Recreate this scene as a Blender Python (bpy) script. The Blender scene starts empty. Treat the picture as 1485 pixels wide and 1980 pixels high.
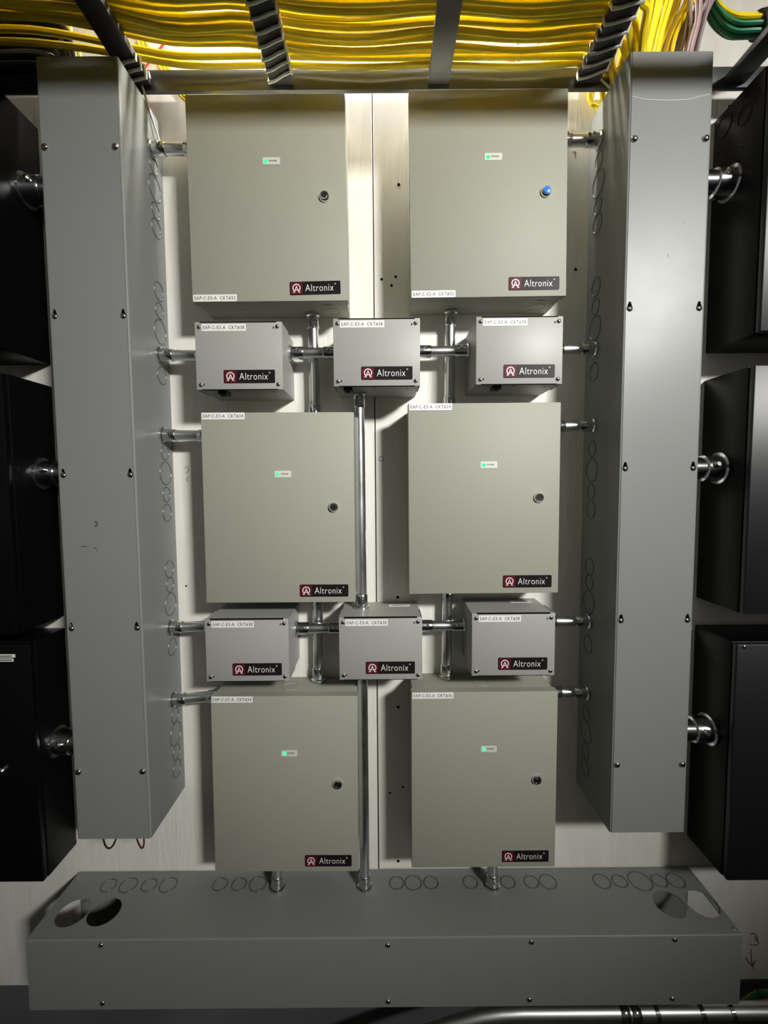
import bpy, bmesh, math, random
from mathutils import Vector, Matrix
from mathutils.geometry import delaunay_2d_cdt

random.seed(7)
SC = bpy.context.scene
COL = SC.collection
PI = math.pi

# ------------------------------------------------------------------ camera
cam = bpy.data.cameras.new('camera')
cam.sensor_fit = 'HORIZONTAL'
cam.sensor_width = 36.0
cam.lens = 859.1 * 36.0 / 1485.0
cam.clip_start = 0.02
camera = bpy.data.objects.new('camera', cam)
COL.objects.link(camera)
R = Matrix(((0.99997381, 0.00712718, -0.00125893),
            (-0.00171456, 0.0642877, -0.99792993),
            (-0.0070315, 0.99790595, 0.06429824)))
camera.matrix_world = Matrix.Translation((-0.0021, -0.9911, -0.0004)) @ R.to_4x4()
SC.camera = camera

# ------------------------------------------------------------------ world, lamps, exposure
W = bpy.data.worlds.new('world')
SC.world = W
W.use_nodes = True
W.node_tree.nodes['Background'].inputs[0].default_value = (0.02, 0.021, 0.022, 1)
W.node_tree.nodes['Background'].inputs[1].default_value = 1.0
SC.view_settings.view_transform = 'Standard'
SC.view_settings.look = 'None'
SC.view_settings.exposure = 0.0
SC.view_settings.gamma = 1.0
SC.view_settings.use_curve_mapping = False
KEY_POS, KEY_AIM, KEY_W, KEY_SPREAD = (2.05, -3.25, 1.50), (0.08, 0.0, 0.18), 13.0, 42.0   # wide reflector lamp behind the viewer's right shoulder
TUBE_X0, TUBE_X1, TUBE_Y, TUBE_Z, TUBE_L = -0.42, 0.38, -0.032, 1.070, 190.0   # tube over the cable tray

# ------------------------------------------------------------------ materials
def mat(name, col, rough=0.5, metal=0.0, spec=0.5, vary=0.0, vscale=6.0, bump=0.0, bscale=60.0, stretch=None, coat=0.0, rvar=0.0):
    m = bpy.data.materials.new(name); m.use_nodes = True
    nt = m.node_tree; b = nt.nodes['Principled BSDF']
    b.inputs['Base Color'].default_value = (*col, 1)
    b.inputs['Roughness'].default_value = rough
    b.inputs['Metallic'].default_value = metal
    b.inputs['Specular IOR Level'].default_value = spec
    b.inputs['Coat Weight'].default_value = coat
    if vary or bump or rvar:
        tc = nt.nodes.new('ShaderNodeTexCoord'); mp = nt.nodes.new('ShaderNodeMapping')
        nt.links.new(tc.outputs['Object'], mp.inputs[0])
        if stretch: mp.inputs['Scale'].default_value = stretch
    if vary:
        n = nt.nodes.new('ShaderNodeTexNoise'); n.inputs['Scale'].default_value = vscale; n.inputs['Detail'].default_value = 5
        nt.links.new(mp.outputs[0], n.inputs['Vector'])
        r = nt.nodes.new('ShaderNodeMapRange')
        r.inputs[1].default_value = 0.3; r.inputs[2].default_value = 0.7
        r.inputs[3].default_value = 1 - vary; r.inputs[4].default_value = 1 + vary
        nt.links.new(n.outputs['Fac'], r.inputs[0])
        mx = nt.nodes.new('ShaderNodeVectorMath'); mx.operation = 'SCALE'
        mx.inputs[0].default_value = col
        nt.links.new(r.outputs[0], mx.inputs['Scale'])
        nt.links.new(mx.outputs[0], b.inputs['Base Color'])
    if rvar:
        n2 = nt.nodes.new('ShaderNodeTexNoise'); n2.inputs['Scale'].default_value = 9; n2.inputs['Detail'].default_value = 4
        nt.links.new(mp.outputs[0], n2.inputs['Vector'])
        r2 = nt.nodes.new('ShaderNodeMapRange')
        r2.inputs[1].default_value = 0.35; r2.inputs[2].default_value = 0.7
        r2.inputs[3].default_value = rough - rvar; r2.inputs[4].default_value = rough + rvar
        nt.links.new(n2.outputs['Fac'], r2.inputs[0]); nt.links.new(r2.outputs[0], b.inputs['Roughness'])
    if bump:
        n = nt.nodes.new('ShaderNodeTexNoise'); n.inputs['Scale'].default_value = bscale; n.inputs['Detail'].default_value = 4
        nt.links.new(mp.outputs[0], n.inputs['Vector'])
        bp = nt.nodes.new('ShaderNodeBump'); bp.inputs['Strength'].default_value = bump; bp.inputs['Distance'].default_value = 0.002
        nt.links.new(n.outputs['Fac'], bp.inputs['Height']); nt.links.new(bp.outputs[0], b.inputs['Normal'])
    return m

def emit(name, col, strength):
    m = bpy.data.materials.new(name); m.use_nodes = True
    nt = m.node_tree; nt.nodes.clear()
    e = nt.nodes.new('ShaderNodeEmission'); o = nt.nodes.new('ShaderNodeOutputMaterial')
    e.inputs[0].default_value = (*col, 1); e.inputs[1].default_value = strength
    nt.links.new(e.outputs[0], o.inputs[0])
    return m

def plywood_material():
    m = mat('painted_plywood', (0.74, 0.72, 0.66), 0.42, spec=0.35)
    nt = m.node_tree; b = nt.nodes['Principled BSDF']
    tc = nt.nodes.new('ShaderNodeTexCoord')
    mp = nt.nodes.new('ShaderNodeMapping'); mp.inputs['Scale'].default_value = (9, 9, 1.3)
    nt.links.new(tc.outputs['Object'], mp.inputs[0])
    n = nt.nodes.new('ShaderNodeTexNoise'); n.inputs['Scale'].default_value = 3.0; n.inputs['Detail'].default_value = 7; n.inputs['Distortion'].default_value = 1.6
    nt.links.new(mp.outputs[0], n.inputs['Vector'])
    cr = nt.nodes.new('ShaderNodeValToRGB')
    cr.color_ramp.elements[0].position = 0.3; cr.color_ramp.elements[0].color = (0.70, 0.675, 0.61, 1)
    cr.color_ramp.elements[1].position = 0.62; cr.color_ramp.elements[1].color = (0.76, 0.74, 0.685, 1)
    nt.links.new(n.outputs['Fac'], cr.inputs[0]); nt.links.new(cr.outputs[0], b.inputs['Base Color'])
    mp2 = nt.nodes.new('ShaderNodeMapping'); mp2.inputs['Scale'].default_value = (60, 60, 6)
    nt.links.new(tc.outputs['Object'], mp2.inputs[0])
    n2 = nt.nodes.new('ShaderNodeTexNoise'); n2.inputs['Scale'].default_value = 1.6; n2.inputs['Detail'].default_value = 6; n2.inputs['Distortion'].default_value = 1.2
    nt.links.new(mp2.outputs[0], n2.inputs['Vector'])
    big = nt.nodes.new('ShaderNodeTexNoise'); big.inputs['Scale'].default_value = 3.2
    nt.links.new(tc.outputs['Object'], big.inputs['Vector'])
    rr = nt.nodes.new('ShaderNodeMapRange'); rr.inputs[1].default_value = 0.45; rr.inputs[2].default_value = 0.62; rr.inputs[3].default_value = 0.05; rr.inputs[4].default_value = 0.5
    nt.links.new(big.outputs['Fac'], rr.inputs[0])
    bp = nt.nodes.new('ShaderNodeBump'); bp.inputs['Distance'].default_value = 0.003
    nt.links.new(rr.outputs[0], bp.inputs['Strength'])
    nt.links.new(n2.outputs['Fac'], bp.inputs['Height']); nt.links.new(bp.outputs[0], b.inputs['Normal'])
    return m

M = dict(
    ply=plywood_material(),
    concrete=mat('dark_concrete', (0.10, 0.10, 0.105), 0.85, vary=0.25, vscale=4, bump=0.3),
    floor=mat('dark_floor', (0.06, 0.06, 0.06), 0.7, vary=0.2),
    ceil=mat('ceiling_paint', (0.62, 0.61, 0.58), 0.9, vary=0.04),
    room=mat('room_wall_paint', (0.45, 0.45, 0.44), 0.8, vary=0.05),
    beige=mat('grey_green_enamel', (0.315, 0.32, 0.265), 0.55, spec=0.3, bump=0.03, bscale=500),
    light=mat('light_grey_enamel', (0.335, 0.335, 0.315), 0.46, spec=0.4, bump=0.03, bscale=500),
    gutter=mat('wireway_grey_enamel', (0.222, 0.231, 0.222), 0.34, spec=0.18, vary=0.02, vscale=3, bump=0.02, bscale=300, rvar=0.02),
    black=mat('black_enamel', (0.0022, 0.0022, 0.0024), 0.42, spec=0.22),
    litdoor=mat('lit_black_enamel', (0.010, 0.0105, 0.012), 0.4, spec=0.4),  # same gloss black, lightened for the room's reflection on the right doors
    emt=mat('galvanised_steel', (0.74, 0.75, 0.76), 0.3, metal=1.0, vary=0.06, vscale=14, rvar=0.06),
    zinc=mat('zinc_plated_steel', (0.68, 0.69, 0.70), 0.16, metal=1.0),
    chrome=mat('chrome', (0.85, 0.85, 0.85), 0.14, metal=1.0),
    dark=mat('dark_void', (0.004, 0.004, 0.004), 0.9, spec=0.1),
    rack=mat('grey_rack_metal', (0.085, 0.087, 0.09), 0.36, metal=0.4, vary=0.1, rvar=0.06),
    wrap=mat('black_sleeve', (0.008, 0.008, 0.009), 0.6),
    cord=mat('white_waxed_cord', (0.72, 0.71, 0.68), 0.6),
    yellow=mat('yellow_cable_jacket', (0.86, 0.66, 0.018), 0.27, spec=0.5),
    violet=mat('violet_grey_cable_jacket', (0.30, 0.235, 0.26), 0.35),
    green=mat('green_cable_jacket', (0.02, 0.20, 0.10), 0.4),
    red=mat('red_wire_jacket', (0.45, 0.03, 0.03), 0.4),
    darkred=mat('dark_red_wire_jacket', (0.10, 0.012, 0.014), 0.4),
    white=mat('white_label', (0.80, 0.80, 0.77), 0.45),
    ink=mat('black_ink', (0.02, 0.02, 0.02), 0.6),
    platek=mat('brand_plate_black', (0.012, 0.010, 0.010), 0.4, spec=0.12),
    plater=mat('brand_plate_red', (0.10, 0.009, 0.017), 0.4, spec=0.12),
    platew=mat('brand_print_white', (0.75, 0.72, 0.70), 0.45),
    ledplate=mat('led_label_grey', (0.62, 0.62, 0.57), 0.45),
    led=emit('green_led_glow', (0.10, 1.0, 0.42), 1.1),
    blue=mat('blue_plastic', (0.04, 0.25, 0.85), 0.25),
    blackp=mat('black_plastic', (0.010, 0.010, 0.010), 0.3),
    pencil=mat('pencil_graphite', (0.10, 0.09, 0.085), 0.7),
    pipe=mat('bottom_conduit_steel', (0.85, 0.86, 0.87), 0.38, metal=1.0),
    knock=mat('knockout_groove_shade', (0.085, 0.088, 0.086), 0.35),  # darkened enamel on a raised ring, puts the groove's shade into the colour
    scuff=mat('pale_rub', (0.36, 0.37, 0.37), 0.4),
    tube=emit('lamp_tube_glow', (1.0, 0.97, 0.90), TUBE_L),
)

# ------------------------------------------------------------------ mesh helpers
class MB:
    def __init__(s): s.v = []; s.f = []
    def add(s, vs, fs):
        o = len(s.v); s.v += [Vector(v) for v in vs]; s.f += [tuple(i + o for i in f) for f in fs]; return s
    def box(s, x0, x1, y0, y1, z0, z1, bev=0.0, seg=2):
        if bev <= 0:
            return s.add([(x0,y0,z0),(x1,y0,z0),(x1,y1,z0),(x0,y1,z0),(x0,y0,z1),(x1,y0,z1),(x1,y1,z1),(x0,y1,z1)],
                         [(3,2,1,0),(4,5,6,7),(0,1,5,4),(1,2,6,5),(2,3,7,6),(3,0,4,7)])
        bm = bmesh.new(); bmesh.ops.create_cube(bm, size=1.0)
        for v in bm.verts:
            v.co = Vector(((x0+x1)/2 + v.co.x*(x1-x0), (y0+y1)/2 + v.co.y*(y1-y0), (z0+z1)/2 + v.co.z*(z1-z0)))
        bmesh.ops.bevel(bm, geom=bm.edges[:], offset=bev, segments=seg, affect='EDGES', profile=0.5)
        bm.verts.index_update()
        s.add([v.co.copy() for v in bm.verts], [[v.index for v in f.verts] for f in bm.faces]); bm.free(); return s
    def tube(s, pts, r, n=8, cap=True, radii=None):
        pts = [Vector(p) for p in pts]; N = len(pts)
        t0 = (pts[1] - pts[0]).normalized()
        up = Vector((0,0,1)) if abs(t0.z) < 0.9 else Vector((1,0,0))
        nrm = (up - t0 * up.dot(t0)).normalized()
        vs = []
        for i, p in enumerate(pts):
            a = pts[max(i-1,0)]; b = pts[min(i+1,N-1)]; t = (b - a).normalized()
            nrm = (nrm - t * nrm.dot(t)).normalized(); bn = t.cross(nrm)
            rr = radii[i] if radii else r
            for k in range(n):
                q = 2*PI*k/n; vs.append(p + nrm*(math.cos(q)*rr) + bn*(math.sin(q)*rr))
        fs = []
        for i in range(N-1):
            for k in range(n):
                k2 = (k+1) % n; fs.append((i*n+k, i*n+k2, (i+1)*n+k2, (i+1)*n+k))
        if cap:
            fs.append(tuple(range(n-1,-1,-1))); fs.append(tuple((N-1)*n + k for k in range(n)))
        return s.add(vs, fs)
    def cyl(s, p0, p1, r, n=20, r1=None):
        return s.tube([p0, p1], r, n, True, [r, r if r1 is None else r1])
    def profile(s, p0, axis, prof, n=20):                     # lathe: prof = [(distance along axis, radius)]
        p0 = Vector(p0); axis = Vector(axis).normalized()
        up = Vector((0,0,1)) if abs(axis.z) < 0.9 else Vector((1,0,0))
        a = (up - axis*up.dot(axis)).normalized(); b = axis.cross(a)
        vs = []; fs = []
        for d, r in prof:
            for k in range(n):
                q = 2*PI*k/n; vs.append(p0 + axis*d + a*(math.cos(q)*r) + b*(math.sin(q)*r))
        for i in range(len(prof)-1):
            for k in range(n):
                k2 = (k+1)%n; fs.append((i*n+k, i*n+k2, (i+1)*n+k2, (i+1)*n+k))
        fs.append(tuple(range(n-1,-1,-1))); fs.append(tuple((len(prof)-1)*n+k for k in range(n)))
        return s.add(vs, fs)
    def torus(s, c, axis, R_, r, n=28, m=6):
        c = Vector(c); axis = Vector(axis).normalized()
        up = Vector((0,0,1)) if abs(axis.z) < 0.9 else Vector((1,0,0))
        a = (up - axis*up.dot(axis)).normalized(); b = axis.cross(a)
        vs = []; fs = []
        for i in range(n):
            q = 2*PI*i/n; d = a*math.cos(q) + b*math.sin(q)
            for k in range(m):
                w = 2*PI*k/m; vs.append(c + d*(R_ + r*math.cos(w)) + axis*(r*math.sin(w)))
        for i in range(n):
            for k in range(m):
                i2=(i+1)%n; k2=(k+1)%m; fs.append((i*m+k, i2*m+k, i2*m+k2, i*m+k2))
        return s.add(vs, fs)
    def plate(s, outer, holes, conv, t):                      # flat plate with holes; conv(u, v, depth) -> point
        loops = [outer] + holes
        flat = [p for l in loops for p in l]; n = len(flat)
        ed = []; o = 0
        for l in loops:
            ed += [(o+i, o+(i+1) % len(l)) for i in range(len(l))]; o += len(l)
        _, _, cf, ov, _, _ = delaunay_2d_cdt([Vector((p[0], p[1])) for p in flat], ed, [], 1, 1e-7)
        def inside(p, l):
            c = False
            for i in range(len(l)):
                a, b = l[i-1], l[i]
                if (a[1] > p[1]) != (b[1] > p[1]) and p[0] < (b[0]-a[0])*(p[1]-a[1])/(b[1]-a[1]) + a[0]: c = not c
            return c
        tris = []
        for f in cf:
            q = [ov[i][0] for i in f]
            m = (sum(flat[i][0] for i in q)/3, sum(flat[i][1] for i in q)/3)
            if not any(inside(m, h) for h in holes): tris.append(q)
        vs = [conv(p[0], p[1], 0) for p in flat] + [conv(p[0], p[1], t) for p in flat]
        fs = []
        for tr in tris:
            fs.append(tuple(tr)); fs.append(tuple(i + n for i in reversed(tr)))
        o = 0
        for l in loops:
            L = len(l)
            for i in range(L):
                j = (i+1) % L; fs.append((o+i, o+j, o+j+n, o+i+n))
            o += L
        return s.add(vs, fs)
    def mesh(s, name, mt, off=(0,0,0), smooth=True):
        me = bpy.data.meshes.new(name)
        o = Vector(off)
        me.from_pydata([v - o for v in s.v], [], s.f)
        bm = bmesh.new(); bm.from_mesh(me); bmesh.ops.recalc_face_normals(bm, faces=bm.faces); bm.to_mesh(me); bm.free()
        if mt: me.materials.append(mt)
        if smooth:
            me.shade_smooth(); me.set_sharp_from_angle(angle=math.radians(40))
        return me

def wloc(o):
    p = Vector((0,0,0))
    while o: p += o.location; o = o.parent
    return p

def link(name, me, parent=None, loc=(0,0,0)):
    o = bpy.data.objects.new(name, me); COL.objects.link(o)
    if parent: o.parent = parent
    o.location = loc
    return o

def part(name, mb, mt, parent, label=None, smooth=True, kind=None):
    """mesh part given in world coordinates, kept relative to its parent"""
    o = link(name, mb.mesh(name, mt, wloc(parent) if parent else (0,0,0), smooth), parent)
    if label: o['label'] = label
    if kind: o['kind'] = kind
    return o

def thing(name, label, cat, loc=(0,0,0), group=None):
    o = bpy.data.objects.new(name, None); COL.objects.link(o); o.location = loc
    o.empty_display_size = 0.02
    o['label'] = label; o['category'] = cat
    if group: o['group'] = group
    return o

def tag(o, label, cat, group=None):
    o['label'] = label; o['category'] = cat
    if group: o['group'] = group
    return o

def struct(name, mb, mt, smooth=False):
    o = link(name, mb.mesh(name, mt, smooth=smooth)); o['kind'] = 'structure'; return o

_text = {}
def text_mesh(body, width, height, mt, depth=0.0003, thin=0.0, space=1.0):
    """flat printed lettering facing -Y, its left bottom corner at the origin, fitted to width x height"""
    key = (body, width, height, mt.name)
    if key in _text: return _text[key]
    cu = bpy.data.curves.new('lettering', 'FONT'); cu.body = body; cu.extrude = 0.02; cu.resolution_u = 3; cu.offset = thin; cu.space_character = space
    tmp = bpy.data.objects.new('lettering', cu); COL.objects.link(tmp)
    dg = bpy.context.evaluated_depsgraph_get(); dg.update()
    me = bpy.data.meshes.new_from_object(tmp.evaluated_get(dg))
    bpy.data.objects.remove(tmp); bpy.data.curves.remove(cu)
    xs = [v.co.x for v in me.vertices]; ys = [v.co.y for v in me.vertices]
    x0, x1, y0, y1 = min(xs), max(xs), min(ys), max(ys)
    for v in me.vertices:
        x = (v.co.x - x0)/(x1-x0)*width; z = (v.co.y - y0)/(y1-y0)*height
        v.co = Vector((x, -depth if v.co.z > 0 else 0, z))
    me.materials.clear(); me.materials.append(mt); me.name = 'lettering'
    _text[key] = me
    return me

_cache = {}
def cached(key, fn):
    if key not in _cache: _cache[key] = fn()
    return _cache[key]

def circle(cx, cy, r, n=28, a0=0):
    return [(cx + r*math.cos(a0+2*PI*i/n), cy + r*math.sin(a0+2*PI*i/n)) for i in range(n)]

def rrect(x0, x1, y0, y1, r, n=4):
    out = []
    for cx, cy, a in ((x1-r,y0+r,-PI/2),(x1-r,y1-r,0),(x0+r,y1-r,PI/2),(x0+r,y0+r,PI)):
        for i in range(n+1):
            q = a + PI/2*i/n; out.append((cx + r*math.cos(q), cy + r*math.sin(q)))
    return out

# ------------------------------------------------------------------ the room
wall = struct('wall_back', MB().box(-2.6, 2.6, 0.02, 0.14, -1.5, 1.75), M['concrete'])
struct('wall_left', MB().box(-2.72, -2.6, -3.7, 0.14, -1.5, 1.75), M['room'])
struct('wall_right', MB().box(2.6, 2.72, -3.7, 0.14, -1.5, 1.75), M['room'])
struct('wall_front', MB().box(-2.72, 2.72, -3.82, -3.7, -1.5, 1.75), M['room'])
struct('floor', MB().box(-2.72, 2.72, -3.82, 0.14, -1.6, -1.5), M['floor'])
struct('ceiling', MB().box(-2.72, 2.72, -3.82, 0.14, 1.75, 1.85), M['ceil'])

SEAM = -0.0195
panels = []
for x0, x1, z0, z1 in ((-1.24, SEAM-0.0011, -0.9055, 1.195), (SEAM+0.0011, 1.2, -0.9055, 1.195),
                       (-1.24, SEAM-0.0011, -1.195, -0.9072), (SEAM+0.0011, 1.2, -1.195, -0.9072)):
    panels.append(part('plywood_panel', MB().box(x0, x1, 0.0, 0.0199, z0, z1, 0.0008, 1), M['ply'], wall))
for x, z, r in ((0.0355,0.6356,.0034),(-0.0024,0.44,.003),(0.0279,0.4453,.003),(0.0188,0.4269,.003),(0.4168,0.458,.0033),
                (0.0288,-0.258,.0036),(0.0287,-0.5139,.0034),(0.0084,-0.72,.0026),(0.0386,-0.7064,.003),(0.0268,-0.8881,.0034),
                (0.735,0.79,.0028),(0.73,0.762,.0022),(0.138,0.352,.003)):
    part('screw_hole', MB().cyl((x,0.001,z),(x,-0.0003,z),r,10), M['dark'], panels[1], smooth=False)
part('screw_hole', MB().cyl((-0.4487,0.001,-0.2284),(-0.4487,-0.0003,-0.2284),.0022,10), M['dark'], panels[0], smooth=False)
part('plugged_hole', MB().torus((-0.0064,0,0.0542),(0,1,0),0.0052,0.0006,16,4), M['pencil'], panels[1])
def stroke(pts, r=0.0009):
    return MB().tube([(x, -0.0002, z) for x, z in pts], r, 5)
for pts in ([(-.443,.036),(-.4375,.041),(-.433,.034),(-.436,.028),(-.441,.026)], [(-.437,.018),(-.4385,.012),(-.4375,.006)]):
    part('pencil_mark', stroke(pts, .0006), M['pencil'], panels[0])
for pts in ([(.420,.715),(.433,.7145)], [(.4365,.722),(.4335,.713)], [(.405,.700),(.412,.700),(.412,.688)], [(.388,.701),(.394,.701)]):
    part('pencil_mark', stroke(pts, .0008), M['pencil'], panels[1])
# hand-written figure and arrow by the lower right corner of the board
for pts in ([(.866,-1.079),(.873,-1.076),(.880,-1.082),(.884,-1.091),(.881,-1.096),(.874,-1.093)],
            [(.874,-1.085),(.881,-1.091),(.886,-1.099),(.885,-1.105),(.877,-1.107),(.867,-1.106),(.865,-1.103)],
            [(.8685,-1.116),(.869,-1.128),(.871,-1.142),(.874,-1.160)],
            [(.857,-1.138),(.863,-1.148),(.874,-1.161),(.877,-1.168)], [(.882,-1.146),(.878,-1.152),(.874,-1.161)]):
    part('pencil_mark', stroke(pts, .0010), M['pencil'], panels[3])

# ------------------------------------------------------------------ lamps
lamp = thing('reflector_lamp', 'long white reflector lamp hanging from the ceiling behind the viewer', 'lamp', KEY_POS)
kp = Vector(KEY_POS); kd = (Vector(KEY_AIM) - kp).normalized()
ld = bpy.data.lights.new('reflector_light', 'AREA'); ld.shape = 'RECTANGLE'; ld.size = 0.62; ld.size_y = 0.30
ld.energy = KEY_W; ld.color = (1.0, 0.985, 0.95); ld.spread = math.radians(KEY_SPREAD)
lo = bpy.data.objects.new('reflector_light', ld); COL.objects.link(lo); lo.parent = lamp
kq = kd.to_track_quat('-Z', 'Y'); lo.rotation_euler = kq.to_euler()
hs = link('lamp_housing', MB().box(-.35,.35,-.17,.17,.004,.06,.006).mesh('lamp_housing', M['white']), lamp); hs.rotation_euler = kq.to_euler()
for dx in (-.25, .25):
    part('hanger_rod', MB().cyl(kp + kq @ Vector((dx,0,.055)), Vector(((kp + kq @ Vector((dx,0,.055))).x, (kp + kq @ Vector((dx,0,.055))).y, 1.75)), .004, 8), M['rack'], lamp)
tl = thing('tube_lamp', 'slim fluorescent tube lamp under the ceiling above the cable ladder', 'lamp', ((TUBE_X0+TUBE_X1)/2, TUBE_Y, TUBE_Z))
part('tube', MB().cyl((TUBE_X0,TUBE_Y,TUBE_Z),(TUBE_X1,TUBE_Y,TUBE_Z),0.013,16), M['tube'], tl)
part('lamp_body', MB().box(TUBE_X0-.02,TUBE_X1+.02,TUBE_Y-.03,TUBE_Y+.03,TUBE_Z+.06,TUBE_Z+.10,.003), M['white'], tl)
for x in (TUBE_X0+.06, TUBE_X1-.06):
    part('hanger_rod', MB().cyl((x,TUBE_Y,TUBE_Z+.098),(x,TUBE_Y,1.75),.003,8), M['rack'], tl)
for x in (TUBE_X0-.012, TUBE_X1+.0):
    part('lamp_holder', MB().box(x,x+.012,TUBE_Y-.014,TUBE_Y+.014,TUBE_Z-.016,TUBE_Z+.062,.002), M['white'], tl)

# ------------------------------------------------------------------ knockouts, screws
def knockout(parent, c, axis, r, mt='gutter'):
    return part('knockout', MB().torus(c, axis, r, 0.0013, 28, 6), M['knock' if mt == 'gutter' else mt], parent)

def dome_screw(parent, c, axis, r, mt='zinc', name='screw'):
    ax = Vector(axis)
    o = part(name, MB().profile(c, axis, [(0,r),(r*.25,r),(r*.55,r*.78),(r*.75,r*.35)], 14), M[mt], parent)
    return o

# ------------------------------------------------------------------ wireways
GD = 0.152
def teardrop(cx, cz, s=0.0096):
    pts2 = []
    # anticlockwise round hole narrowing to a slot at the top
    for i in range(13):
        a = math.radians(140 + i*(260/12.0))
        pts2.append((cx + s*0.62*math.cos(a), cz - s*0.35 + s*0.62*math.sin(a)))
    pts2 += [(cx + s*0.2, cz + s*0.9), (cx - s*0.2, cz + s*0.9)]
    return pts2

def wireway(xl, xr, zt, zb, label, inner, ring_sets, xs, zs, ring_y):
    t = 0.002; rc = 0.0035
    w = thing('wireway', label, 'wireway', ((xl+xr)/2, 0, zb), 'vertical wireways beside the enclosures')
    b = MB()
    b.box(xl, xl+t, -GD+rc, -0.0004, zb, zt); b.box(xr-t, xr, -GD+rc, -0.0004, zb, zt)
    b.box(xl+t, xr-t, -t-.0004, -0.0004, zb, zt); b.box(xl+t, xr-t, -GD+.004, -t, zb, zb+t)
    for x, d in ((xl, 1), (xr, -1)):                          # folded front corners
        n = 5
        for k in range(n):
            a0 = PI/2*k/n; a1 = PI/2*(k+1)/n
            def pt(a, r, z): return (x + d*(rc - r*math.cos(a)), -GD + rc - r*math.sin(a), z)
            q = [pt(a0,rc,zb),pt(a1,rc,zb),pt(a1,rc,zt),pt(a0,rc,zt),pt(a0,rc-t,zb),pt(a1,rc-t,zb),pt(a1,rc-t,zt),pt(a0,rc-t,zt)]
            b.add(q, [(0,1,2,3),(7,6,5,4),(0,1,5,4),(3,2,6,7)])
    part('body', b, M['gutter'], w)
    holes = []
    for z in zs[1:-1]:
        for x in xs: holes.append(teardrop(x, z))
    outer = [(xl+rc+.0006, zb), (xr-rc-.0006, zb), (xr-rc-.0006, zt), (xl+rc+.0006, zt)]
    cv = part('front_cover', MB().plate(outer, holes, lambda u, v, d: (u, -GD-.0006+d, v), 0.002), M['gutter'], w, smooth=False)
    for z in (zs[0], zs[-1]):
        for x in xs: dome_screw(w, (x, -GD-.0006, z), (0,-1,0), 0.0062)
    for z in zs[1:-1]:
        for x in xs: dome_screw(w, (x, -GD+.0016, z-.0038), (0,-1,0), 0.0052)
    xi = xr if inner > 0 else xl
    for z, r in ring_sets:
        knockout(w, (xi, ring_y, z), (inner,0,0), r)
    return w

S_, M_, L_ = 0.0160, 0.0185, 0.0245
rings = [(.6525,S_),(.6083,L_),(.5632,S_),(.5289,M_),(.4025,M_),(.3630,S_),(.3195,L_),(.2300,M_),(.0689,S_),(.0245,L_),(-.0210,S_),
         (-.0600,M_),(-.1830,M_),(-.2171,S_),(-.2600,L_),(-.3549,M_),(-.5100,S_),(-.5520,L_),(-.5950,S_),(-.6330,M_)]
GL, GR = (-0.6143, -0.4675), (0.4424, 0.5916)
g1 = wireway(GL[0], GL[1], 0.7585, -0.7000, 'tall grey steel wireway left of the enclosures, with dark scuffs on its cover', 1, rings,
             (-.6038,-.4779), (.6055,.3138,.0225,-.2714,-.561), -0.036)
g2 = wireway(GR[0], GR[1], 0.7610, -0.6955, 'tall grey steel wireway right of the enclosures, with a bright sheen on its cover', -1, rings,
             (.4532,.5811), (.6135,.3208,.0276,-.2638,-.5548), -0.042)
def mark(pts, r=.0010):
    return MB().tube([(x, -GD-.0007, z) for x, z in pts], r, 5)
part('scuff_mark', mark([(-.5475,-.0685),(-.5438,-.0700),(-.5440,-.0750),(-.5470,-.0775)], .0018), M['pencil'], g1, 'dark smudge on the cover')
part('scuff_mark', mark([(-.5478,-.0905),(-.5468,-.0905)], .0008), M['pencil'], g1)
part('scuff_mark', mark([(-.5760,-.1165),(-.5700,-.1155),(-.5640,-.1160)], .0008), M['pencil'], g1, 'dark curved scratch on the cover')
part('scuff_mark', mark([(-.5520,-.1180),(-.5480,-.1205),(-.5450,-.1250)], .0008), M['pencil'], g1)

for pts in ([(.4480,.6860),(.4700,.6810),(.5100,.6790),(.5450,.6800),(.5850,.6890)], [(.470,.510),(.492,.5125),(.505,.5140)], [(.548,.470),(.5485,.466)], [(.520,.415),(.522,.407)]):
    part('scuff_mark', MB().tube([(x, -GD-.0004, z) for x, z in pts], .0007, 5), M['scuff'], g2, 'pale rub mark on the cover')
# the wide bottom wireway, open-ended, with four round holes in its top
BX0, BX1, BT, BB, BD = -0.7238, 0.7113, -0.9073, -1.0579, 0.1589
g3 = thing('bottom_wireway', 'wide grey steel wireway lying below the enclosures, four round holes in its top', 'wireway', (0,0,BB))
b = MB(); t = 0.002
b.box(BX0, BX1, -t-.0004, -.0004, BB, BT-t); b.box(BX0, BX1, -BD+t, -t-.0004, BB, BB+t)
part('body', b, M['gutter'], g3)
hc = [(-.669,-.1008),(-.6035,-.0992),(.6080,-.0930),(.6775,-.0920)]
part('top_plate', MB().plate([(BX0,-BD+.003),(BX1,-BD+.003),(BX1,-.0004),(BX0,-.0004)], [circle(x, y, .0322) for x, y in hc],
     lambda u, v, d: (u, v, BT-d), t), M['gutter'], g3, smooth=False)
part('front_cover', MB().box(BX0, BX1, -BD, -BD+t, BB, BT-.003, .0005, 1), M['gutter'], g3)
part('rolled_edge', MB().tube([(BX0,-BD+.003,BT-.003),(BX1,-BD+.003,BT-.003)], .003, 12), M['gutter'], g3)
part('end_lip', MB().box(BX1-.012, BX1-.0005, -BD+.006, -.003, BT-.0040, BT-.0022), M['gutter'], g3)
part('end_lip', MB().box(BX0+.0005, BX0+.012, -BD+.006, -.003, BT-.0040, BT-.0022), M['gutter'], g3)
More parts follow.
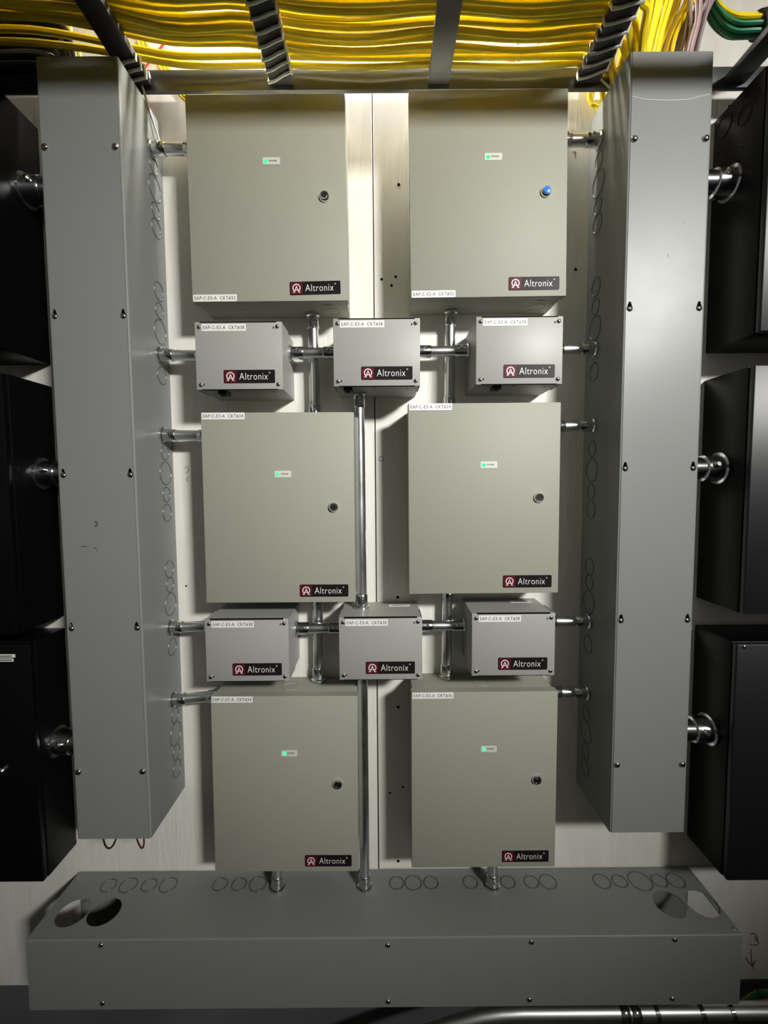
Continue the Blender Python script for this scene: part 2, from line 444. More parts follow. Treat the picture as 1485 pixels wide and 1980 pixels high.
for x, r in ((-.632,S_),(-.587,M_),(-.540,S_),(-.497,M_),(-.379,S_),(-.336,S_),(-.2935,M_),(.022,S_),(.060,M_),(.100,S_),(.190,S_),
             (.275,S_),(.3283,S_),(.3661,M_),(.4886,M_),(.5294,S_),(.5762,L_),(.6197,S_),(.6570,M_)):
    knockout(g3, (x, -.0375, BT), (0,0,1), r)
for x, z in ((.5748,-.9155),(.5741,-1.0427),(.2880,-.9185),(.2858,-1.0423),(.0006,-.9225),(.0006,-1.044),(-.5728,-.9174),(-.5757,-1.0422)):
    dome_screw(g3, (x, -BD, z), (0,-1,0), .0052)
for x, y in ((.700,-.012),(.702,-.148),(-.716,-.02)):
    dome_screw(g3, (x, y, BT), (0,0,1), .003)

# ------------------------------------------------------------------ brand plate, label, led label
def emblem_mesh():
    def make():
        m = MB(); n = 18; ro, ri = .0079, .0061
        a0, a1 = math.radians(-52), math.radians(232)
        vs = []; fs = []
        for i in range(n+1):
            a = a0 + (a1-a0)*i/n
            for r in (ro, ri):
                for y in (0, -.0003): vs.append((r*math.cos(a), y, r*math.sin(a)))
        for i in range(n):
            o = i*4
            fs += [(o+1,o+3,o+7,o+5),(o,o+1,o+5,o+4),(o+2,o+6,o+7,o+3)]
        m.add(vs, fs)
        for s in (-1, 1):                                     # the two feet and the letter inside
            m.box(min(s*.0032,s*.0072), max(s*.0032,s*.0072), -.0003, 0, -.0088, -.0073)
            m.add([(s*.0004,-.0003,.0040),(s*-.0012,-.0003,.0040),(s*.0036,-.0003,-.0080),(s*.0054,-.0003,-.0080),
                   (s*.0004,0,.0040),(s*-.0012,0,.0040),(s*.0036,0,-.0080),(s*.0054,0,-.0080)], [(0,1,2,3),(0,3,7,4),(1,2,6,5)])
        m.box(-.0030,.0030,-.0003,0,-.0047,-.0033)
        return m.mesh('emblem', M['platew'], smooth=False)
    return cached('emblem', make)

def rplate(x0, x1, z0, z1, y, th, r):
    return MB().plate(rrect(x0, x1, z0, z1, r), [], lambda u, v, d: (u, y - th + d, v), th)

def brand_plate(parent, cx, cz, y, rot=0.0):
    w, h = .0985, .0250
    p = link('brand_plate', cached('bp', lambda: rplate(-w/2, w/2, -h/2, h/2, 0, .0008, .002).mesh('brand_plate', M['platek'])), parent, (cx, y, cz))
    p['label'] = 'black brand plate with a red square and white lettering'
    if rot: p.rotation_euler = (0, rot, 0)
    link('red_field', cached('bpr', lambda: rplate(-w/2+.0016, -w/2+.0245, -h/2+.0014, h/2-.0014, 0, .0003, .0008).mesh('red_field', M['plater'])), p, (0,-.0008,0))
    link('emblem', emblem_mesh(), p, (-w/2+.0130, -.0011, .0006))
    link('lettering', text_mesh('Altronix', .0550, .0130, M['platew'], thin=-.008, space=1.08), p, (-w/2+.0300, -.0008, -.0062))
    link('lettering', text_mesh('\u00ae', .0032, .0032, M['platew']), p, (-w/2+.0868, -.0008, .0052))
    return p

def circuit_label(parent, cx, cz, y, body, w=.0850):
    h = .0132
    p = link('circuit_label', cached(('cl',w), lambda: rplate(-w/2, w/2, -h/2, h/2, 0, .0004, .0006).mesh('circuit_label', M['white'])), parent, (cx, y, cz))
    p['label'] = 'white stick-on label with black lettering'
    link('lettering', text_mesh(body.replace(' ', '  '), w*.93, .0072, M['ink'], thin=-.003, space=1.12), p, (-w*.465, -.0004, -.0039))
    return p

def led_label(parent, cx, cz, y):
    w, h = .0335, .0132
    p = link('led_label', cached('ll', lambda: rplate(-w/2, w/2, -h/2, h/2, 0, .0006, .0014).mesh('led_label', M['ledplate'])), parent, (cx, y, cz))
    link('led', cached('led', lambda: MB().profile((0,0,0),(0,-1,0),[(0,.0040),(.0008,.0038),(.0016,.0024),(.0019,.0008)],14).mesh('led', M['led'])), p, (-.0100,-.0006,-.0006))
    link('lettering', text_mesh('POWER', .0145, .0030, M['ink']), p, (-.0040, -.0006, -.0012))
    return p

def cam_lock(parent, cx, cz, y, col=False):
    p = link('cam_lock', cached('lock', lambda: MB().profile((0,0,0),(0,-1,0),[(0,.0105),(.0020,.0105),(.0052,.0088),(.0062,.0078),(.0060,.0052),(.0050,.0046)],24).mesh('cam_lock', M['chrome'])), parent, (cx, y, cz))
    p['label'] = 'round chrome key lock'
    if col:
        k = link('lock_face', cached('lfb', lambda: MB().profile((0,0,0),(0,-1,0),[(0,.0075),(.0020,.0072),(.0030,.0050)],18).mesh('lock_face', M['blue'])), p, (.0008,-.0050,.0010))
        k['label'] = 'blue lock face'
    else:
        link('lock_face', cached('lfk', lambda: MB().profile((0,0,0),(0,-1,0),[(0,.0044),(.0006,.0044)],16).mesh('lock_face', M['blackp'])), p, (0,-.0050,0))
    link('keyway', cached('kw', lambda: MB().box(-.0007,.0007,-.0006,0,-.0032,.0032).mesh('keyway', M['zinc'], smooth=False)), p, (.0008 if col else 0, -.0078 if col else -.0055, .0010 if col else 0))
    return p

# ------------------------------------------------------------------ the six tall enclosures
BW, BH, BDp = .3030, .3825, .1000
def big_body():
    m = MB(); m.box(.003, BW-.003, -.0800, -.0004, .003, BH-.003, .0012)
    return m.mesh('housing', M['beige'])
def big_door():
    m = MB(); t = .0016
    m.box(0, BW, -BDp, -BDp+.0030, 0, BH, .0013, 2)
    m.box(0, t, -BDp+.002, -.0790, .0006, BH-.0006); m.box(BW-t, BW, -BDp+.002, -.0790, .0006, BH-.0006)
    m.box(t, BW-t, -BDp+.002, -.0790, .0004, t+.0004); m.box(t, BW-t, -BDp+.002, -.0790, BH-t-.0004, BH-.0004)
    return m.mesh('door', M['beige'])
bigs = [
 # x, z, tilt(deg), circuit text, label at top, lock is blue, description
 (-.3716, .3548, .20, 'EAP-C-E3-A CKT#32', False, False, 'tall grey-green steel enclosure with keyed door, upper left of the six'),
 ( .0543, .3595, .49, 'EAP-C-E3-A CKT#32', False, True,  'tall grey-green steel enclosure with blue-faced lock, upper right of the six'),
 (-.3637,-.2406,-.12, 'EAP-C-E3-A CKT#34', True, False, 'tall grey-green steel enclosure, middle of the left column of three'),
 ( .0490,-.2256, .12, 'EAP-C-E3-A CKT#34', True, False, 'tall grey-green steel enclosure, middle of the right column of three'),
 (-.3640,-.8190,-.35, 'EAP-C-E3-A CKT#34', True, False, 'tall grey-green steel enclosure, lowest of the left column, just above the bottom wireway'),
 ( .0529,-.8140, .02, 'EAP-C-E3-A CKT#36', True, False, 'tall grey-green steel enclosure, lowest of the right column, labelled circuit 36'),
]
for i, (x, z, tilt, txt, top, blue, lab) in enumerate(bigs):
    e = thing('power_supply_enclosure', lab, 'enclosure', (x, 0, z), 'tall enclosures in two columns')
    e.rotation_euler = (0, -math.radians(tilt), 0)
    link('housing', cached('bb', big_body), e)
    d = link('door', cached('bd', big_door), e)
    led_label(d, .1608, .2605, -BDp)
    cam_lock(d, .2615, .1940, -BDp, blue)
    brand_plate(d, .2400, .0243, -BDp, math.radians(-1.0) if i == 0 else 0)
    circuit_label(d, .0445, (BH-.0068) if top else .0072, -BDp, txt)
    if not top:
        for kx_, r in ((.266, .0165), (.085, .012)):
            k = link('knockout', cached(('ko',r), lambda r=r: MB().torus((0,0,0),(0,0,1),r,.0009,26,6).mesh('knockout', M['beige'])), e, (kx_, -.038, .003))
        link('lip_notch', cached('notch', lambda: MB().box(-.008,.008,-.0006,.0006,-.0012,.0012).mesh('lip_notch', M['dark'], smooth=False)), e, (.262, -.0793, .0012))
    else:
        link('knockout', cached(('ko',.0165), lambda: None), e, (.155, -.05, BH-.003))

# ------------------------------------------------------------------ the six small boxes
SW, SH, SDp = .1665, .1278, .1200
def small_housing():
    m = MB(); m.box(.0015, SW-.0015, -SDp+.0045, -.0004, .0012, SH-.0012, .0008, 1); return m.mesh('housing', M['light'])
def small_gasket():
    m = MB(); m.box(.010, SW-.010, -SDp-.0002, -SDp+.0047, SH-.0018, SH+.0002); m.box(.010, SW-.010, -SDp-.0002, -SDp+.0047, -.0002, .0010); return m.mesh('cover_gap', M['dark'], smooth=False)
def small_cover():
    m = MB(); m.box(0, SW, -SDp, -SDp+.0020, 0, SH, .0009, 2)
    m.box(0, .0014, -SDp+.0010, -.0600, .0004, SH-.0004); m.box(SW-.0014, SW, -SDp+.0010, -.0600, .0004, SH-.0004)
    for x0, x1 in ((.0004,.0125),(SW-.0125,SW-.0004)):
        for z0, z1 in ((.0004,.003),(SH-.003,SH-.0004)): m.box(x0, x1, -SDp+.001, -SDp+.006, z0, z1)
    return m.mesh('cover', M['light'])
smalls = [
 (-.3607, .1820, 'small light grey steel box between the two left column enclosures, upper row'),
 (-.0960, .1868, 'small light grey steel box at the centre of the upper row, conduit below it'),
 ( .1780, .1886, 'small light grey steel box at the right of the upper row, brightest lit'),
 (-.3602,-.3962, 'small light grey steel box at the left of the lower row'),
 (-.0928,-.3948, 'small light grey steel box at the centre of the lower row, paper sticker on top'),
 ( .1732,-.3885, 'small light grey steel box at the right of the lower row'),
]
for i, (x, z, lab) in enumerate(smalls):
    s = thing('small_power_supply', lab, 'box', (x, 0, z), 'small boxes in two rows')
    link('housing', cached('sh', small_housing), s); link('cover_gap', cached('sg', small_gasket), s)
    c = link('cover', cached('sc', small_cover), s)
    for sx in (.0085, SW-.0085):
        for sz in (.0095, SH-.0095):
            q = link('cover_screw', cached('cs', lambda: MB().profile((0,0,0),(0,-1,0),[(0,.0042),(.0010,.0042),(.0024,.0032),(.0030,.0014)],14).mesh('cover_screw', M['zinc'])), s, (sx, -SDp, sz))
    for hx, hz in ((SW-.0160, SH-.0115),(.0145, SH-.0090),(.0145,.0100)):
        link('slot', cached('slot', lambda: MB().box(-.0010,.0010,-.0002,0,-.0020,.0020,).mesh('slot', M['dark'], smooth=False)), c, (hx, -SDp, hz))
    brand_plate(c, .1025, .0248, -SDp)
    circuit_label(c, .0556, .1172, -SDp, 'EAP-C-E3-A CKT#38', .0845)
    sw_x = .0445 if i in (0, 2) else (.0260 if i == 1 else .045)
    p = link('power_switch', cached('psw', lambda: MB().box(-.0085,.0085,-.013,.013,-.0060,.0025,.0012).mesh('power_switch', M['blackp'])), s, (sw_x, -.094 if i < 3 else -.080, .0))
    link('rocker', cached('rock', lambda: MB().box(-.005,.005,-.004,.004,-.0030,0,.0012).mesh('rocker', M['blackp'])), p, (0,-.004,-.0058))
    for hx, hy in ((SW-.024,-.092),(.078,-.103)):
        link('vent_hole', cached('vh', lambda: MB().cyl((0,0,.0006),(0,0,-.0003),.0026,10).mesh('vent_hole', M['dark'], smooth=False)), s, (hx, hy, .0012))
    if i in (4, 5):
        st = link('sticker', cached('stk', lambda: MB().box(-.023,.023,-.008,.008,0,.0004).mesh('sticker', M['white'], smooth=False)), s, (.124, -.030, SH-.0012))
        st['label'] = 'small white paper sticker'
        link('printed_line', cached('pl', lambda: MB().box(-.015,.015,-.0018,.0008,0,.0002).mesh('printed_line', M['ink'], smooth=False)), st, (0,0,.0004))

# ------------------------------------------------------------------ conduits
CR = .0112
def connector(parent, p, d, r, mt, screw_dir, flange=1.48, length=.030):
    """compression connector standing on a box face at p, pointing along d"""
    p = Vector(p); d = Vector(d)
    c = part('connector', MB().profile(p, d, [(0, r*flange),(.0045, r*flange),(.0060, r*1.20),(.0090, r*1.17),(length-.002, r*1.17),(length, r*1.08)], 22), M[mt], parent)
    sd = Vector(screw_dir).normalized()
    q = p + d*(length*.62) + sd*(r*1.12)
    part('set_screw', MB().profile(q, sd, [(0, r*.30),(r*.22, r*.30),(r*.34, r*.18)], 10), M['zinc'], c)
    return c

def conduit(p0, p1, label, r=CR, ends=(1,1), group=None, sd=(0,-1,.35), mt='emt', name='conduit', flange=1.48, clen=.030):
    p0 = Vector(p0); p1 = Vector(p1); d = (p1-p0).normalized()
    c = thing(name, label, 'conduit', (p0+p1)/2, group)
    part('tube', MB().cyl(p0 + d*.001, p1 - d*.001, r, 22), M[mt], c)
    if ends[0]: connector(c, p0 + d*.0002, d, r, 'zinc', sd, flange, clen)
    if ends[1]: connector(c, p1 - d*.0002, -d, r, 'zinc', sd, flange, clen)
    return c

HY = -.0455
GLx, GRx = GL[1], GR[0]
grp = 'short horizontal conduits'
for z0, z1, xe, lab in ((.6790,.6765,-.3690,'steel conduit from the left wireway into the upper left enclosure'),
                        (.2700,.2665,-.3592,'steel conduit from the left wireway into the left small box, upper row'),
                        (.1050,.1010,-.3606,'steel conduit from the left wireway into the middle left enclosure'),
                        (-.3080,-.3060,-.3587,'steel conduit from the left wireway into the left small box, lower row'),
                        (-.4700,-.4610,-.3595,'steel conduit from the left wireway into the lowest left enclosure')):
    conduit((GLx, HY, z0), (xe, HY, z1), lab, group=grp)
for z0, z1, xe, lab in ((.6905,.6890,.3520,'steel conduit from the right wireway into the upper right enclosure'),
                        (.2757,.2745,.3430,'steel conduit from the right wireway into the right small box, upper row'),
                        (.1180,.1165,.3490,'steel conduit from the right wireway into the middle right enclosure'),
                        (-.3018,-.3010,.3382,'steel conduit from the right wireway into the right small box, lower row'),
                        (-.4610,-.4580,.3529,'steel conduit from the right wireway into the lowest right enclosure')):
    conduit((GRx, HY, z0), (xe, HY, z1), lab, group=grp)
for xa, xb, z, lab in ((-.1957,-.0945,.2715,'steel conduit joining left and centre small boxes of the upper row'),
                       (.0690,.1795,.2728,'steel conduit joining centre and right small boxes of the upper row'),
                       (-.1952,-.0913,-.3125,'steel conduit joining left and centre small boxes of the lower row'),
                       (.0722,.1747,-.3090,'steel conduit joining centre and right small boxes of the lower row')):
    conduit((xa, HY, z), (xb, HY, z), lab, group=grp)
VY = -.0215
grp = 'vertical conduits between enclosures'
for xa, za, xb, zb, y, lab in ((-.1490,.3578,-.1480,.1389,VY,'steel conduit between upper and middle enclosures of the left column'),
                         (.1430,.3625,.1413,.1539,VY,'steel conduit between upper and middle enclosures of the right column'),
                         (-.1492,-.2376,-.1500,-.4395,VY,'steel conduit between middle and lowest enclosures of the left column'),
                         (.1380,-.2226,.1360,-.4345,VY,'steel conduit between middle and lowest enclosures of the right column'),
                         (-.0515,.1879,-.0505,-.2683,-.047,'long steel conduit between the two centre small boxes'),
                         (-.0503,-.3934,-.0503,BT,-.047,'long steel conduit from lower centre small box down to bottom wireway'),
                         (-.2465,-.8160,-.2465,BT,-.047,'short steel conduit under the lowest left enclosure'),
                         (.2372,-.8110,.2372,BT,-.047,'short steel conduit under the lowest right enclosure')):
    c = conduit((xa, y, za), (xb, y, zb), lab, group=grp, sd=(.25,-1,0))
    if za > .18 and zb < -.2:
        for z0, z1 in ((-.100,-.122),(-.128,-.150)):
            st = part('sticker', MB().box(-.0405,-.0400,-.0505,-.0425,z1,z0), M['white'], c, 'white sticker on the side of the tube', smooth=False)

# large conduits between the wireways and the black side boxes
LBX, RBX = -.7260, .7040
grp = 'wide conduits to the black cabinets'
for xa, xb, y, z, lab in ((LBX,GL[0],-.046,.598,'wide steel conduit from the left wireway into the upper left black cabinet'),
                    (LBX,GL[0],-.046,.0255,'wide steel conduit from the left wireway into the middle left black cabinet'),
                    (LBX,GL[0],-.046,-.562,'wide steel conduit from the left wireway into the lowest left black cabinet'),
                    (RBX,GR[1],-.055,.598,'wide steel conduit from the right wireway into the upper right black cabinet'),
                    (RBX,GR[1],-.055,.0265,'wide steel conduit from the right wireway into the middle right black cabinet'),
                    (RBX,GR[1],-.055,-.540,'wide steel conduit from the right wireway into the lowest right black cabinet')):
    conduit((xa, y, z), (xb, y, z), lab, r=.0235, ends=(1,0), group=grp, sd=(0,-1,.25), mt='zinc', flange=1.42, clen=.040)

# ------------------------------------------------------------------ black cabinets at both sides
def cabinet(x0, x1, z0, z1, d, lab, inner, door_inset=.006):
    c = thing('black_cabinet', lab, 'cabinet', ((x0+x1)/2, 0, z0), 'black cabinets at the sides')
    part('body', MB().box(x0, x1, -d+.014, -.0004, z0, z1, .002), M['black'], c)
    dr = part('door', MB().box(x0+.001, x1-.001, -d, -d+.013, z0+.001, z1-.001, .002), M['litdoor' if inner < 0 else 'black'], c)
    return c, dr
lc = []
for z0, z1, d, lab in ((.262,.752,.160,'black steel cabinet at the left edge, upper of three'),
                       (-.294,.216,.130,'black steel cabinet at the left edge, middle of three'),
                       (-.838,-.322,.102,'black steel cabinet at the left edge, lowest, two white labels on its door')):
    lc.append(cabinet(-1.16, LBX, z0, z1, d, lab, 1))
rc_ = []
for z0, z1, d, lab in ((.2776,.758,.142,'black steel cabinet at the right edge, upper of three, knockouts in its side'),
                       (-.263,.2195,.134,'black steel cabinet at the right edge, middle of three'),
                       (-.829,-.3263,.122,'black steel cabinet at the right edge, lowest of three')):
    rc_.append(cabinet(RBX, 1.14, z0, z1, d, lab, -1))
for y, z, r in ((-.029,.728,.0205),(-.083,.708,.0170)):
    knockout(rc_[0][0], (RBX, y, z), (-1,0,0), r, 'black')
for y, z in ((-.0163,.6822),(-.0746,.6305),(-.112,.716),(-.080,.65),(-.03,.64)):
    part('screw_hole', MB().cyl((RBX+.001,y,z),(RBX-.0003,y,z),.0020,10), M['dark'], rc_[0][0], smooth=False)
for z0, z1 in ((-.3505,-.3435),(-.3590,-.3525)):
    sl = part('printed_label', MB().box(-.812,-.757 if z0 > -.355 else -.761,-.1026,-.1020,z0,z1), M['white'], lc[2][1], 'small white printed label', smooth=False)
    part('printed_line', MB().box(-.806,-.764,-.1028,-.1026,z0+.0022,z0+.0042), M['ink'], sl, smooth=False)
part('latch_knob', MB().profile((-.797,-.102,-.590),(0,-1,0),[(0,.008),(.006,.008),(.009,.005)],16), M['zinc'], lc[2][1])
part('latch_knob', MB().profile((.7182,-.122,-.332),(0,-1,0),[(0,.0032),(.002,.0032),(.003,.0015)],12), M['zinc'], rc_[2][1])

# ------------------------------------------------------------------ cable ladder
RT, RB_, RYF = .8167, .7775, -.060
lad = thing('cable_ladder', 'dark grey steel cable ladder with laced rungs carrying the yellow cables', 'cable ladder', (0, RYF, RB_))
part('rail', MB().box(-1.3, 1.3, RYF, RYF+.0095, RB_, RT, .0010), M['rack'], lad)
part('rail', MB().box(-1.3, 1.3, -.4395, -.430, RB_, RT, .0010), M['rack'], lad)
part('joint_line', MB().box(-.1765,-.1755,RYF-.0004,RYF+.001,RB_+.001,RT-.001), M['dark'], lad, smooth=False)
RW = .0205
def rung(x, wrapped, turns, start=-.036, end=-.30):
    r = part('rung', MB().box(x-RW, x+RW, -.4295, RYF-.0002, .7850, .7980, .0012), M['rack'], lad)
    if wrapped:
        part('black_sleeve', MB().box(x-RW-.0012, x+RW+.0012, -.425, RYF-.0015, .7840, .7990, .002), M['wrap'], r)
        pts = []; n = 16
        w, z0, z1 = RW+.0028, .7822, .8005
        zc = (z0+z1)/2; hz = (z1-z0)/2
        total = int(turns*n)
        pitch = (start-end)/turns
        for i in range(total+1):
            a = 2*PI*i/n
            cx, cz = math.cos(a), math.sin(a)
            k = max(abs(cx), abs(cz))                          # square spiral round the rung
            wob = .004*math.sin(i*.37 + x*9)
            pts.append((x + w*cx/k, start - pitch*i/n - .008*cx + wob, zc + hz*cz/k))
        part('lashing_cord', MB().tube(pts, .0028, 6), M['cord'], r)
    return r
rung(-.770, False, 0); rung(-.476, True, 3.0, -.066, -.116); rung(-.197, True, 14, -.066, -.386)
rung(.1129, False, 0); rung(.4067, True, 13, -.068, -.386); rung(.6990, False, 0); rung(1.00, False, 0)
part('cord_tail', MB().tube([(-.487,-.0635,.816),(-.4775,-.0635,.804),(-.4700,-.0640,.780),(-.465,-.052,.750),(-.461,-.034,.722),(-.459,-.012,.697)], .0022, 6), M['cord'], lad)
part('cord_tail', MB().tube([(.430,-.0640,.792),(.441,-.0645,.782),(.451,-.0655,.772)], .0022, 6), M['cord'], lad)
part('cord_tail', MB().tube([(-.20+.02*i, -.0630-.0015*math.sin(i*1.1), .8165-.0045*math.sin(PI*min(1,i/15.0))) for i in range(16)]
     + [(.12+.02*i, -.0630, .8180-.003*math.sin(PI*i/14)) for i in range(14)], .0017, 6), M['cord'], lad)
for x in (-1.0, -.64, .27, .87):
    part('hanger_rod', MB().cyl((x,-.4348,RT-.02),(x,-.4348,1.75),.0045,10), M['zinc'], lad)
    part('hanger_rod', MB().cyl((x if x < .5 else .93,-.0552,RT-.02),(x if x < .5 else .93,-.0552,1.75),.003,10), M['zinc'], lad)

# ------------------------------------------------------------------ cables
def spline(pts, n=5):
    P = [Vector(p) for p in pts]; P = [P[0]*2-P[1]] + P + [P[-1]*2-P[-2]]; out = []
    for i in range(1, len(P)-2):
        a, b, c, d = P[i-1], P[i], P[i+1], P[i+2]
        for k in range(n):
            t = k/n
            out.append(((b*2) + (c-a)*t + (a*2-b*5+c*4-d)*t*t + (b*3-a-c*3+d)*t*t*t)*.5)
    out.append(P[-2]); return out
def smooth01(x): x = max(0, min(1, x)); return x*x*(3-2*x)
YL = 'yellow network cable lying among many others along the cable ladder'
YG = 'yellow cables lying on the ladder'
rungs_x = [-1.06,-.770,-.476,-.197,.1129,.4067]
def sag(x):
    for a, b in zip(rungs_x, rungs_x[1:]):
        if a <= x <= b:
            return math.sin(PI*(x-a)/(b-a))**2
    return 0.0
cr = .0057
ncab = 0
for layer in range(2):
    for j in range(26):
        if (layer and (j < 2 or random.random() < .55)) or (not layer and random.random() < .04): continue
        yb = -.077 - 0.0131*j - (.0065 if layer == 1 else 0)
        p1, p2, a1 = random.uniform(0,6.28), random.uniform(0,6.28), random.uniform(.0010,.0030)
        zoff = random.uniform(-.0006,.0050); sg = random.uniform(.5, 1.5) * (1.0 if layer == 0 else .55)
        pts = []
        drop = layer < 2 and j < 10
        xe = .425 + random.uniform(-.02,.012)
        x = -1.30
        while x < xe:
            near = smooth01((-.36 - x)/.30); bay = smooth01((-.13 - x)/.16)*(1 - smooth01((j-14)/10))
            y = yb - .052*near*(1-j/26.0) + a1*math.sin(5.2*x+p1) + .0015*math.sin(13*x+p2)
            if j >= 2: y -= .020*bay
            elif j == 1: y -= .004*bay
            z = .8078 + layer*.0150 + zoff - .0085*sag(x)*sg*(1 if j < 20 else .6) + .0012*math.sin(9*x+p2)
            if layer == 0 and j < 3: y -= .004*sag(x)
            pts.append((x, y, z)); x += .04
        y, z = pts[-1][1], pts[-1][2]
        if drop:                                              # turns down into the top of the right wireway
            yt = -.024 - .0118*j + random.uniform(-.003,.003)
            xt = .462 + random.uniform(0,.030) + layer*.012
            pts += [(xe+.020, y*.75+yt*.25, z-.002), (xe*.35+xt*.65, y*.4+yt*.6, z-.020), (xt-.004, yt, z-.042), (xt, yt, .748), (xt+.002, yt, .690)]
        else:                                                 # climbs to the ceiling
            xt = .475 + random.uniform(0,.045); 
            pts += [(xe+.02, y, z+.004), (xe+.045, y, z+.022), (xt, y*.9, z+.070), (xt+.012, y*.9-.004, 1.0), (xt+.016, y*.9-.004, 1.7490)]
        o = part('network_cable', MB().tube(pts[:-5] + spline(pts[-6:], 4)[4:], cr, 8), M['yellow'], None); ncab += 1
        tag(o, YL, 'cable', YG)
for k in range(15):                                           # yellow cables dropping from the ceiling into the right wireway
    yt = -.030 - .0075*(k % 8) - .003*(k//8); xt = .500 + .0042*k + random.uniform(-.002,.002); xu = xt + .012 + .0028*k
    pts = [(xu+.012,yt-.012,1.7490),(xu+.010,yt-.012,1.05),(xu,yt-.006,.95),(xt+.010,yt,.86),(xt,yt,.80),(xt-.006,yt,.735),(xt-.008,yt,.68)]
    tag(part('network_cable', MB().tube(spline(pts), .0036, 7), M['yellow'], None), 'yellow network cable dropping into the top of the right wireway', 'cable', 'yellow cables dropping into the right wireway')
for k in range(18):
    yt = -.045 - .0085*(k % 9); xt = .5700 + .0115*(k//9) + random.uniform(-.004,.004) + .0008*(k % 9); xu = xt + .028 + random.uniform(-.018,.022)
    pts = [(xu+.02,yt+random.uniform(-.02,.02),1.7490),(xu+.012,yt,1.0),(xu,yt,.93),(xt+.016,yt,.86),(xt+.003,yt,.80),(xt-.004,yt,.735),(xt-.006,yt,.68)]
    tag(part('signal_cable', MB().tube(spline(pts), .0030, 7), M['violet'], None), 'thin violet-grey cable dropping into the right wireway', 'cable', 'violet-grey cables dropping into the right wireway')
for k, (xu, xt) in enumerate(((.548,.5205),(.562,.527))):
    pts = [(xu+.03,-.05,1.7490),(xu+.010,-.05,.97),(xu-.004,-.05,.89),(xt+.012,-.055,.83),(xt,-.058,.77),(xt-.004,-.060,.69)]
    tag(part('signal_wire', MB().tube(spline(pts), .0014, 6), M['cord'], None), 'thin pale wire between the yellow and violet-grey drops', 'wire', 'pale wires above the right wireway')
for k in range(14):                                           # green and yellow bundle at the top right
    q = 2*PI*k/9; rr = .0125 if k < 9 else .0055; g = (math.sin(q) < .05)
    oy, oz = rr*math.cos(q), rr*math.sin(q)*1.25
    pts = [(.640,-.055+oy*.8,1.7490),(.628,-.060+oy*.8,1.02),(.632,-.078+oy,.915+oz*.5),(.655,-.095+oy,.862+oz),(.690,-.105+oy,.848+oz),(.740,-.110+oy,.850+oz),(.82,-.115+oy,.870+oz),(1.2,-.12+oy,.870+oz)]
    tag(part('network_cable', MB().tube(spline(pts), .0041, 7), M['green' if g else 'yellow'], None),
        ('green' if g else 'yellow') + ' cable in the strapped bundle above the right cabinet', 'cable', 'strapped bundle above the right cabinet, ' + ('green' if g else 'yellow'))
tag(part('cable_strap', MB().profile((.7015,-.1062,.8470),(1,.0,.25),[(0,.0205),(.0005,.0225),(.0175,.0225),(.018,.0205)],20), M['wrap'], None),
    'black hook-and-loop strap round the green and yellow cable bundle', 'strap')
for k in range(4):                                            # drops into the left wireway
    pts = [(-.640+.008*k,-.062,1.7490),(-.634+.0085*k,-.062,.92),(-.622+.0085*k,-.062,.86),(-.606+.0085*k,-.058,.80),(-.596+.0085*k,-.056,.74),(-.592+.0085*k,-.056,.69)]
    tag(part('network_cable', MB().tube(spline(pts), .0036, 7), M['yellow'], None), 'yellow network cable dropping into the top of the left wireway', 'cable', 'yellow cables dropping into the left wireway')
for k in range(20):
    pts = [(-1.3,-.069-.009*(k%4),.778+.0098*(k//2)),(-.95,-.071-.009*(k%4),.775+.0098*(k//2)),(-.75,-.073-.009*(k%4),.781+.0098*(k//2)),(-.66+.003*k,-.075-.008*(k%4),.784+.0090*(k//2)),(-.630+.003*k,-.077-.007*(k%4),.772),(-.6135+.0026*k+.006,-.064-.006*(k%4),.74),(-.606+.0026*k+.004,-.064-.006*(k%4),.69)]
    tag(part('power_cable', MB().tube(spline(pts), .0052, 8), M['wrap'], None), 'black cable running in from the left edge and down into the left wireway', 'cable', 'black cables entering the left wireway')
for k in range(2):
    pts = [(-.662+.009*k,-.075,1.7490),(-.655+.009*k,-.075,.92),(-.636+.009*k,-.073,.85),(-.609+.010*k,-.066,.79),(-.600+.010*k,-.064,.69)]
    tag(part('signal_wire', MB().tube(spline(pts), .0018, 6), M['cord'], None), 'thin white wire dropping into the left wireway', 'wire', 'white wires above the left wireway')
for k in range(3):
    pts = [(-.525+.008*k,-.010,1.7490),(-.512+.008*k,-.010,.99),(-.470+.008*k,-.010,.885),(-.425+.008*k,-.010,.815),(-.378+.009*k,-.012,.775),(-.352+.009*k,-.020,.752),(-.345+.009*k,-.030,.7362)]
    tag(part('network_cable', MB().tube(spline(pts), .0034, 7), M['yellow'], None), 'yellow network cable slanting behind the ladder rail to the upper left enclosure', 'cable', 'yellow cables slanting behind the rail')
tag(part('red_wire', MB().tube(spline([(-.36,-.014,1.7490),(-.40,-.014,1.0),(-.435,-.014,.925),(-.485,-.016,.862),(-.512,-.022,.812),(-.522,-.030,.765),(-.525,-.040,.69)]), .0024, 6), M['red'], None),
    'thin red wire slanting behind the rail into the left wireway', 'wire')
tag(part('red_wire', MB().tube(spline([(.34,-.012,1.7490),(.335,-.012,1.0),(.325,-.013,.905),(.300,-.014,.876),(.262,-.014,.872),(.22,-.013,.90),(.20,-.012,1.7490)]), .0022, 6), M['red'], None),
    'thin red wire looping behind the cables near the right laced rung', 'wire')
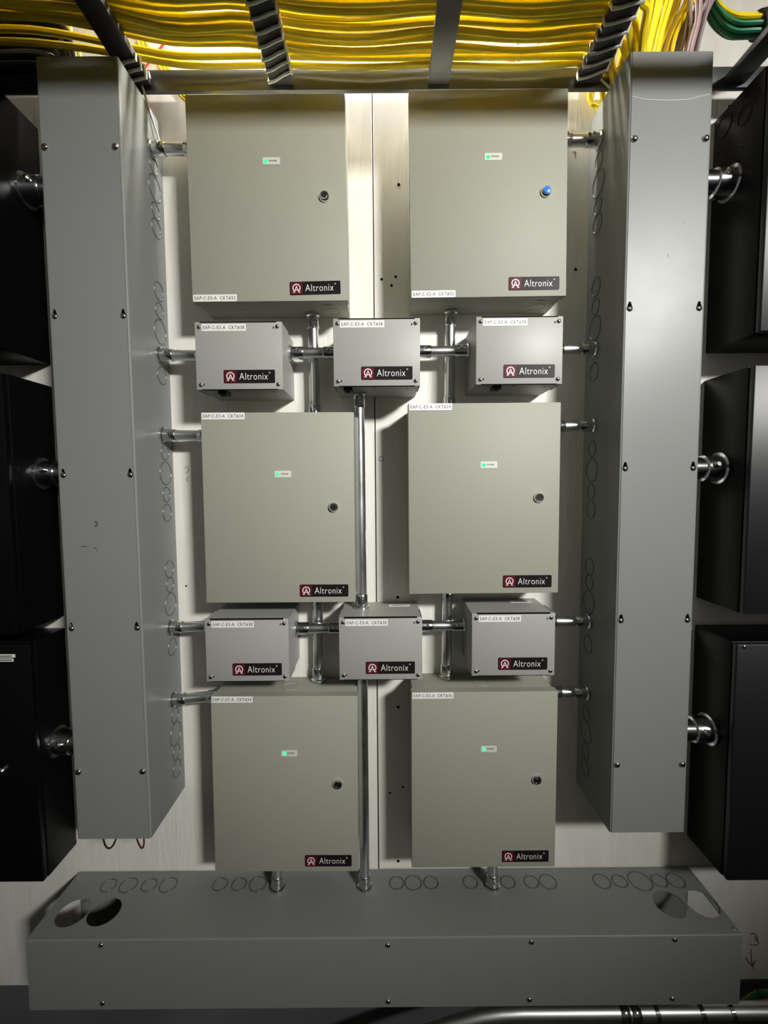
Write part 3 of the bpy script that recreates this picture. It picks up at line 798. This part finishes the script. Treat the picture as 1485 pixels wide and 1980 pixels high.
for k in range(3):                                            # strands slipping behind the rail down to the wall by the right wireway
    pts = [(.475-.006*k,-.018,1.7490),(.470-.006*k,-.018,.95),(.447-.006*k,-.020,.840),(.436-.004*k,-.021,.795),(.4335+.001*k,-.022,.778),(.446+.002*k,-.024,.7655),(.4535+.003*k,-.026,.70)]
    tag(part('network_cable', MB().tube(spline(pts), .0036, 7), M['yellow'], None), 'yellow network cable hanging behind the rail beside the right wireway', 'cable', 'yellow cables behind the rail at right')
for cx, mt_, lab, w in ((-.5650,'wrap','black wire loop hanging under the left wireway',.0150),(-.5080,'red','dark red wire loop hanging under the left wireway, next to its corner',.0085)):
    pts = []
    for i in range(13):
        a = PI*i/12; pts.append((cx + w*math.cos(a) + (.006*math.sin(a) if mt_ == 'red' else -.005*math.sin(a)), -.1250, -.7004 - .043*math.sin(a)))
    tag(part('wire_loop', MB().tube(spline(pts), .0018, 6), M['darkred' if mt_ == 'red' else mt_], None), lab, 'wire')

# ------------------------------------------------------------------ below the backboard
PY, PZ, PR = -.100, -1.1480, .0152
bc = thing('bottom_conduit', 'long steel conduit bending up to run level under the bottom wireway', 'conduit', (.5, PY, PZ))
pts = [(-.62,PY,-1.485)]
pts = [(-.10,PY,-1.262),(-.02,PY,-1.228),(.06,PY,-1.198),(.12,PY,-1.178),(.165,PY,-1.165),(.205,PY,-1.155),(.245,PY,-1.150),(.29,PY,PZ),(.6,PY,PZ),(1.4,PY,PZ)]
part('tube', MB().tube([(-.55,PY,-1.470),(-.42,PY,-1.405),(-.25,PY,-1.330)] + pts, PR, 20), M['pipe'], bc)
for x in (.500, .524):
    part('coupling', MB().profile((x,PY,PZ),(1,0,0),[(0,PR*1.02),(.002,PR*1.13),(.018,PR*1.13),(.020,PR*1.02)],22), M['zinc'], bc)
for x in (.575, .672, .737):
    part('pipe_strap', MB().profile((x,PY,PZ),(1,0,.12),[(0,PR*1.0),(.001,PR*1.12),(.009,PR*1.12),(.010,PR*1.0)],22), M['zinc'], bc)
    part('strap_foot', MB().box(x+.001,x+.009,PY,-.0003,PZ-.0018,PZ+.0002), M['zinc'], bc)
for k in range(5):
    pts = [(.80+.004*k,-.012-.006*k,-1.262+.004*k),(.838+.002*k,-.014-.006*k,-1.232+.006*k),(.87,-.014-.006*k,-1.212+.008*k if k < 3 else -1.214),(.93,-.014-.006*k,-1.202),(1.4,-.014-.006*k,-1.23-.006*k)]
    tag(part('network_cable', MB().tube(pts, .0042, 7), M['yellow' if k % 2 else 'green'], None),
        ('yellow' if k % 2 else 'green') + ' cable below the lower right corner of the backboard', 'cable', 'cables below the backboard, ' + ('yellow' if k % 2 else 'green'))
